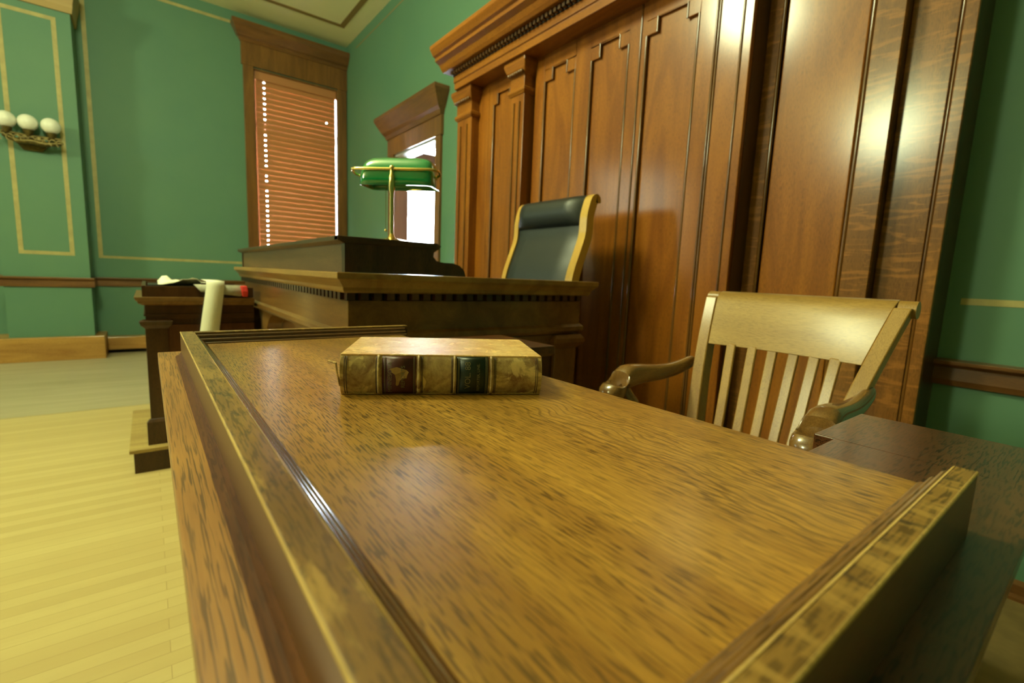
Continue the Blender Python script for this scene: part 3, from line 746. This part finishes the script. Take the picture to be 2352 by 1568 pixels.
# rim, front (runs along X) : outer face, flat worn top, stepped moulding inside
zr = 1.121
prof_f = [(.0445, ZL), (.0445, zr-.001), (.0455, zr), (.0655, zr), (.0665, zr-.0035), (.0665, ZL)]
X0o = X0-.036
def far_mitre(): pass
MB().prism(prof_f, 'x', X0o, -.050).build('front_rim', M_rim, ws, bevel=.0007)
def mould(o0, sgn):
    """two stepped beads from the rim (o0) inward"""
    pts = [(0, ZT-.001), (0, zr-.0055), (.0012, zr-.0045), (.003, zr-.0042), (.0050, zr-.0055), (.0062, zr-.0085), (.0064, zr-.0125), (.0074, zr-.0115), (.0092, zr-.0112), (.0112, zr-.0128), (.0124, zr-.0160), (.0126, zr-.0188), (.0136, zr-.0178), (.016, zr-.0180), (.0180, ZT+.001), (.0185, ZT-.001)]
    return [(o0+sgn*a, z_) for a, z_ in pts]
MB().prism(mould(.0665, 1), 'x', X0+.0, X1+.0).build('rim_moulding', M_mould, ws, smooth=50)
m = MB(); m.prism([(.046, ZL), (.036, ZL), (.035, ZL+.003), (.0375, ZL+.006), (.041, ZL+.0065), (.043, ZL+.010), (.046, ZL+.014)], 'x', X0o, -.050)
m.build('foot_moulding', oak('foot_oak', 'x', (.14, .05, .012), (.06, .02, .006), rough=.6, coat=0, spec=.1), ws, smooth=45)
# far rim (runs along Y)
MB().prism([(X0o, ZL), (X0o, zr), (X0o+.016, zr), (X0o+.0175, zr-.0035), (X0o+.0175, ZL)], 'y', .0665, .505).build('far_rim', M_rimy, ws, bevel=.0007)
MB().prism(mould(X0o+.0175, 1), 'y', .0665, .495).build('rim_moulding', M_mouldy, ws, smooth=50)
# near rim
MB().prism([(-.050, ZL), (-.050, zr-.001), (-.051, zr), (-.0625, zr), (-.0645, zr-.003), (-.0645, ZL)], 'y', .0665, .483).build('near_rim', M_rimy, ws, bevel=.0007)
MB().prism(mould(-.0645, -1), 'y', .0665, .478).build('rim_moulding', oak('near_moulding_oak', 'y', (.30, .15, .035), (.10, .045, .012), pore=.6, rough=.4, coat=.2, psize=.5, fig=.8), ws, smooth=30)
M_worn = oak('worn_edge_oak', 'x', (.62, .42, .13), (.40, .24, .06), pore=.3, rough=.5, coat=.1)
MB().prism([(.0655, zr-.0003), (.0655, zr+.0003), (.0665, zr-.0002), (.0672, zr-.0016), (.0668, zr-.003)], 'x', X0o+.02, -.064).build('worn_edge', M_worn, ws)
MB().prism([(.0440, zr-.0016), (.0443, zr-.0002), (.0452, zr+.0003), (.0458, zr-.0002)], 'x', X0o, -.050).build('worn_edge', M_worn, ws)
MB().prism([(-.0628, zr-.0003), (-.0628, zr+.0003), (-.0640, zr-.0004), (-.0650, zr-.0020), (-.0648, zr-.0032)], 'y', .0672, .4825).build('worn_edge', M_worn, ws)
MB().prism([(-.0496, zr-.0016), (-.0499, zr-.0002), (-.0507, zr+.0003), (-.0512, zr-.0002)], 'y', .0475, .4825).build('worn_edge', M_worn, ws)
# base of the stand
m = MB(); m.box(-1.10, -.17, .07, .11, .0, ZL-.022); m.box(-1.10, -1.06, .11, .80, 0, ZL-.022); m.box(-.21, -.17, .11, .80, 0, ZL-.022)
m.build('panelled_base', M_body, ws)
m = MB(); m.prism([(.035, ZL-.022), (.035, ZL-.03), (.045, ZL-.04), (.052, ZL-.06), (.07, ZL-.07), (.07, ZL-.022)], 'x', -1.13, -.17)
m.build('cove', M_bodyx, ws, smooth=40)
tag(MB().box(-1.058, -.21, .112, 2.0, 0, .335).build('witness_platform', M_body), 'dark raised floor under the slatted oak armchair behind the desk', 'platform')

# ------------------------------------------------------------------ law book
p0 = Vector((-.568, .181, ZT)); bu_ = Vector((.4735, .881, 0)).normalized(); bv = Vector((-.881, .4735, 0)).normalized()
BL, BD, BT = .247, .158, .0505
bk = thing('law_book', 'worn tan leather law book lying closed on the desk', 'book', tuple(p0))
BM = Matrix(((bu_.x, bv.x, 0, p0.x), (bu_.y, bv.y, 0, p0.y), (0, 0, 1, p0.z), (0, 0, 0, 1)))
def leather(name, base, dk, sc_=26, wr=.6):
    m, nt, b = newmat(name)
    f = nz(nt, coords(nt, (1, 1, 1)), sc_, 6, .7, .5); f2 = nz(nt, coords(nt, (1, 1, 1)), sc_*6, 4, .7)
    c = mix(nt, ramp(nt, f, [(.38, G(0)), (.62, G(1))]), base, dk)
    c = mix(nt, ramp(nt, f2, [(.45, G(0)), (.75, G(.45))]), c, tuple(x*.5 for x in dk))
    f3 = nz(nt, coords(nt, (1, 1, 1)), sc_*1.4, 5, .6, 1.0)
    c = mix(nt, ramp(nt, f3, [(.56, G(0)), (.62, G(.8))]), c, tuple(min(1, x*1.25) for x in base))
    nt.links.new(c, b.inputs['Base Color']); b.inputs['Roughness'].default_value = wr
    bm_ = N(nt, 'ShaderNodeBump'); bm_.inputs['Strength'].default_value = .4; bm_.inputs['Distance'].default_value = .0008
    nt.links.new(f2, bm_.inputs['Height']); nt.links.new(bm_.outputs['Normal'], b.inputs['Normal']); return m
M_tan = leather('worn_calf', (.62, .44, .17), (.26, .13, .045), wr=.55)
M_cov = leather('cover_calf', (.74, .50, .20), (.60, .32, .10), 30, .46)
M_cov.node_tree.nodes['Principled BSDF'].inputs['Specular IOR Level'].default_value = .22
M_cov.node_tree.nodes['Principled BSDF'].inputs['Coat Weight'].default_value = .03
M_cov.node_tree.nodes['Principled BSDF'].inputs['Coat Roughness'].default_value = .33
M_pages = plain('book_pages', (.62, .50, .28), .8, noise_amt=.4, nscale=200)
M_redl = plain('red_label', (.10, .018, .012), .45, noise_amt=.5, nscale=60)
M_grl = plain('green_label', (.010, .022, .012), .4, noise_amt=.4, nscale=60)
M_gilt = plain('faded_gilt', (.20, .17, .075), .5)
M_line = plain('tooled_line', (.06, .03, .012), .6)
M_scar = plain('torn_label', (.42, .24, .06), .7, noise_amt=.3, nscale=80)
def spine_y(z): # bulge of spine (negative v)
    t = (z-.002)/(BT-.004); t = min(1, max(0, t)); return -.0085*math.sin(PI*t)**.6
def spine_strip(mm, a0, a1, zlo, zhi, off, n=14, thick=None):
    rows = []
    for i in range(n+1):
        z_ = zlo+(zhi-zlo)*i/n; y_ = spine_y(z_)-off
        rows.append((mm.bm.verts.new((a0, y_, z_)), mm.bm.verts.new((a1, y_, z_))))
    for i in range(n): mm.bm.faces.new((rows[i][0], rows[i][1], rows[i+1][1], rows[i+1][0]))
# pages
m = MB(); m.box(.004, BL-.004, .004, BD-.006, .004, BT-.004); m.xf(BM); m.build('page_block', M_pages, bk)
# covers
def cover(z0, z1, nm):
    m = MB(); n = 16
    # slightly irregular worn outline
    pts = [(-.001, -.001), (BL+.001, -.001), (BL, BD-.004), (BL-.005, BD), (.006, BD), (0, BD-.005)]
    m.prism(pts, 'z', z0, z1); m.xf(BM); return m.build(nm, M_cov, bk, bevel=.0012)
cover(0.0002, .0038, 'cover'); cover(BT-.0038, BT, 'cover')
# spine
m = MB(); n = 20
pr = [(0.0, .0005)]+[(spine_y(.001+(BT-.002)*i/n), .001+(BT-.002)*i/n) for i in range(n+1)]+[(0.0, BT-.0005)]
m.prism(pr, 'x', -.0005, BL+.0005); m.xf(BM); m.build('spine', M_tan, bk, smooth=40)
def onspine(nm, a0, a1, mat, off=.0006, zlo=.0012, zhi=BT-.002, par=None):
    m = MB(); spine_strip(m, a0, a1, zlo, zhi, off); m.xf(BM); return m.build(nm, mat, par or bk, smooth=60, solid=.0004)
rl = onspine('red_label', .0485, .0890, M_redl, .0010); gl_ = onspine('green_label', .139, .1785, M_grl, .0010)
for a in (.0445, .0925, .1365, .1825): # raised bands
    m = MB(); spine_strip(m, a-.0016, a+.0016, .001, BT-.001, .0016); m.xf(BM); m.build('raised_band', M_tan, bk, smooth=60, solid=.0016)
for a in (.0045, .0070, .0415, .0425, .0955, .0968, .1325, .1337, .1862, .1878, .2395, .2420):
    m = MB(); spine_strip(m, a-.00035, a+.00035, .0015, BT-.0025, .0008); m.xf(BM); m.build('tooled_line', M_line, bk, smooth=60, solid=.0003)
for a in (.0515, .0525, .0862, .0872):
    m = MB(); spine_strip(m, a-.0002, a+.0002, .0015, BT-.0025, .0015); m.xf(BM); m.build('gilt_rule', M_gilt, rl, solid=.0002)
for a in (.1405, .1418, .1752, .1768):
    m = MB(); spine_strip(m, a-.00028, a+.00028, .0015, BT-.0025, .0015); m.xf(BM); m.build('gilt_rule', M_gilt, gl_, solid=.0002)
# torn patch on the red label
m = MB(); sh = [(.058, .034), (.066, .036), (.0715, .0345), (.078, .0325), (.0805, .030), (.079, .027), (.078, .0225), (.073, .0225), (.070, .0195), (.0685, .014), (.0665, .0125), (.065, .014), (.0655, .020), (.064, .027), (.060, .030)]
def spt(a, z_, off): return BM @ Vector((a, spine_y(z_)-off, z_))
m.poly([spt(a, z_, .0017) for a, z_ in sh]); m.build('torn_patch', M_scar, rl, solid=.0002)
# lettering running up the spine
def lettering(nm, txt, a_c, size, z0, parent, mat=None):
    cu = bpy.data.curves.new('lettering', 'FONT'); cu.body = txt; cu.size = size; cu.extrude = .0; cu.align_x = 'LEFT'
    t = bpy.data.objects.new('tmp', cu); col.objects.link(t)
    dg = bpy.context.evaluated_depsgraph_get(); me = bpy.data.meshes.new_from_object(t.evaluated_get(dg))
    bpy.data.objects.remove(t); bm = bmesh.new(); bm.from_mesh(me)
    ys = [v_.co.y for v_ in bm.verts]; cyy = (min(ys)+max(ys))/2
    for v_ in bm.verts:
        z_ = z0+v_.co.x; a = a_c-(v_.co.y-cyy)
        v_.co = BM @ Vector((a, spine_y(z_)-.0019, z_))
    mm = MB(); mm.bm.free(); mm.bm = bm
    o = mm.build(nm, mat or M_gilt, parent); return o
lettering('lettering', 'VOL. 88', .1525, .0100, .009, gl_)
lettering('lettering', 'REPORTER, LINE.', .1660, .0047, .006, gl_)
lettering('lettering', 'MINNESOTA', .0580, .0068, .004, rl)
lettering('lettering', 'REPORTS', .0735, .0068, .010, rl)
# torn leather flap at the left end
A = [(-.0005, -.002, .030), (-.004, -.004, .040), (-.007, -.005, .0445)]; Bp = [(.0005, -.004, .020), (-.0015, -.009, .040), (-.003, -.012, .043)]
m = MB(); m.ribbon([(-.0005, -.004, .012), (-.003, -.006, .030), (-.004, -.007, .041), (-.013, -.006, .0435)], [(-.001, -.0075, .012), (-.004, -.0095, .030), (-.005, -.0105, .0405), (-.014, -.010, .0425)])
m.xf(BM); m.build('torn_flap', M_tan, bk, solid=.0008)

# ------------------------------------------------------------------ slatted oak armchair
ch = thing('oak_armchair', 'slat-back golden oak armchair with curved arms behind the desk', 'chair', (-.57, 1.2, .335))
FZ = .336
def slab_path(pts, wx, ty, nm, mat, parent=ch, bev=.003):
    """flat member following pts (x,y,z); width wx along x, thickness ty along y"""
    m = MB(); rings = []
    for p in pts:
        x, y, z_ = p[:3]; w_ = p[3] if len(p) > 3 else wx
        rings.append([m.bm.verts.new(q) for q in ((x-w_/2, y-ty/2, z_), (x+w_/2, y-ty/2, z_), (x+w_/2, y+ty/2, z_), (x-w_/2, y+ty/2, z_))])
    for a, b_ in zip(rings, rings[1:]):
        for i in range(4): j = (i+1) % 4; m.bm.faces.new((a[i], a[j], b_[j], b_[i]))
    m.bm.faces.new(rings[0][::-1]); m.bm.faces.new(rings[-1])
    return m.build(nm, mat, parent, smooth=35, bevel=bev)
def by(z_):  # y of back at height
    t = (z_-.80)/(1.235-.80); return 1.27+.10*t+.075*t*t
# posts
for s_, xb, xt in ((-1, -.742, -.812), (1, -.400, -.318)):
    pts = [(xb+(xt-xb)*(max(0, (z_-.80)/.435))**1.1, by(z_)+.006, z_) for z_ in [.78, .85, .9, .95, 1.0, 1.05, 1.10, 1.15, 1.19, 1.215]]
    # small roll at the top
    pts = [(x_, y_+.010, z_) for x_, y_, z_ in pts]
    bp = slab_path(pts, .036, .046, 'back_post', M_chair)
    m = MB(); m.tube([(xt-.018, by(1.21)+.030, 1.211), (xt+.0185, by(1.21)+.030, 1.211)], .0215, 20); m.build('post_scroll', M_chair, bp, smooth=50)
# crest rail: curved in plan, rolled top
m = MB(); cols_ = 20; rows_ = [1.073, 1.10, 1.14, 1.18, 1.205, 1.220, 1.230, 1.234]
G1 = []; G2 = []
for zz in rows_:
    t = (zz-.80)/.435; xa = -.742+(-.812+.742)*t**1.1+.018; xb = -.400+(-.318+.400)*t**1.1-.018
    r1 = []; r2 = []
    for j in range(cols_+1):
        e = j/cols_; bow = .022*math.sin(PI*e); roll = {1.220: .004, 1.230: .012, 1.234: .024}.get(zz, 0)
        y = by(zz)+bow+roll-.004; r1.append(m.bm.verts.new((xa+(xb-xa)*e, y, zz-(0.006 if zz == 1.234 else 0)*0))); r2.append(m.bm.verts.new((xa+(xb-xa)*e, y+.024+(.006 if roll else 0), zz-roll*.5)))
    G1.append(r1); G2.append(r2)
for i in range(len(rows_)-1):
    for j in range(cols_):
        m.bm.faces.new((G1[i][j], G1[i][j+1], G1[i+1][j+1], G1[i+1][j])); m.bm.faces.new((G2[i][j], G2[i+1][j], G2[i+1][j+1], G2[i][j+1]))
for j in range(cols_):
    m.bm.faces.new((G1[0][j], G2[0][j], G2[0][j+1], G1[0][j+1])); m.bm.faces.new((G1[-1][j], G1[-1][j+1], G2[-1][j+1], G2[-1][j]))
for i in range(len(rows_)-1):
    for j in (0, cols_): m.bm.faces.new((G1[i][j], G1[i+1][j], G2[i+1][j], G2[i][j]))
m.build('crest_rail', M_chairx, ch, smooth=50, bevel=.002)
# slats
for k, (xt, xb) in enumerate(zip((-.700, -.642, -.588, -.532, -.479, -.428), (-.668, -.619, -.572, -.526, -.479, -.434))):
    e = (k+.5)/6; bow = .020*math.sin(PI*e)
    pts = []
    for z_ in [.785, .82, .86, .90, .95, 1.0, 1.04, 1.08]:
        t = (z_-.785)/.295; pts.append((xb+(xt-xb)*t, by(z_)+bow+.004+.010*math.sin(PI*t), z_))
    slab_path(pts, .027, .010, 'slat', M_chair)
m = MB(); m.box(-.73, -.41, 1.262, 1.292, .775, .80); m.build('lower_rail', M_chairx, ch, bevel=.004)
# seat, dished
m = MB(); n = 12; G1 = []
for i in range(n+1):
    r_ = []
    for j in range(n+1):
        a, b_ = i/n, j/n; x = -.80+.46*a; y = .86+.44*b_
        dish = -.018*math.sin(PI*a)*math.sin(PI*min(1, b_*1.1)); r_.append(m.bm.verts.new((x, y, .775+dish)))
    G1.append(r_)
for i in range(n):
    for j in range(n): m.bm.faces.new((G1[i][j], G1[i+1][j], G1[i+1][j+1], G1[i][j+1]))
m.build('seat', M_chair, ch, smooth=50, solid=.034)
# arms: flat shaped boards on edge with scrolled knob
def arm(xr, xf, nm):
    m = MB(); cl = []
    P = [(1.375, 1.012, .014, .020), (1.33, .997, .016, .020), (1.28, .985, .019, .022), (1.22, .981, .022, .025), (1.16, .984, .026, .028), (1.11, .986, .031, .034), (1.07, .978, .036, .038), (1.042, .958, .038, .040), (1.032, .930, .035, .037), (1.040, .90, .028, .030), (1.06, .875, .020, .022)]
    rings = []; seg = 14
    for i, (y, z_, rx, rz) in enumerate(P):
        t = min(1, (1.375-y)/.30); x = xr+(xf-xr)*t
        a = P[max(i-1, 0)]; b_ = P[min(i+1, len(P)-1)]; d = Vector((0, b_[0]-a[0], b_[1]-a[1])).normalized(); nrm = Vector((0, -d.z, d.y))
        if nrm.z < 0 and i < 7: nrm = -nrm
        rings.append([m.bm.verts.new(Vector((x, y, z_+.012-rz*.45))+Vector((1, 0, 0))*rx*math.copysign(abs(math.cos(q))**.75, math.cos(q))+nrm*rz*1.0*math.copysign(abs(math.sin(q))**.75, math.sin(q))) for q in [2*PI*k/seg for k in range(seg)]])
    for a, b_ in zip(rings, rings[1:]):
        for i in range(seg): j = (i+1) % seg; m.bm.faces.new((a[i], a[j], b_[j], b_[i]))
    m.bm.faces.new(rings[0][::-1]); m.bm.faces.new(rings[-1])
    return m.build(nm, M_arm, ch, smooth=60, subsurf=1)
arm(-.815, -.860, 'arm'); arm(-.345, -.348, 'arm')
for xx, xs in ((-.868, -.79), (-.362, -.36)):
    m = MB(); m.tube([(xx, 1.075, .955), (xx*.6+xs*.4, 1.10, .90), (xs, 1.08, .84), (xs, 1.06, .76)], [.020, .022, .024, .02], 12)
    m.build('arm_support', M_arm, ch, smooth=60)
for xx, yy in ((-.77, .89), (-.37, .89), (-.74, 1.27), (-.40, 1.27)):
    m = MB(); m.tube([(xx, yy, .77), (xx, yy, .60), (xx+(xx+.57)*.06, yy+(yy-1.08)*.05, FZ)], [.022, .024, .017], 12)
    m.build('leg', M_chair, ch, smooth=60)
for q0, q1 in (((-.76, .89, .50), (-.38, .89, .50)), ((-.745, 1.27, .52), (-.395, 1.27, .52))):
    MB().tube([q0, q1], .012).build('stretcher', M_chair, ch, smooth=60)
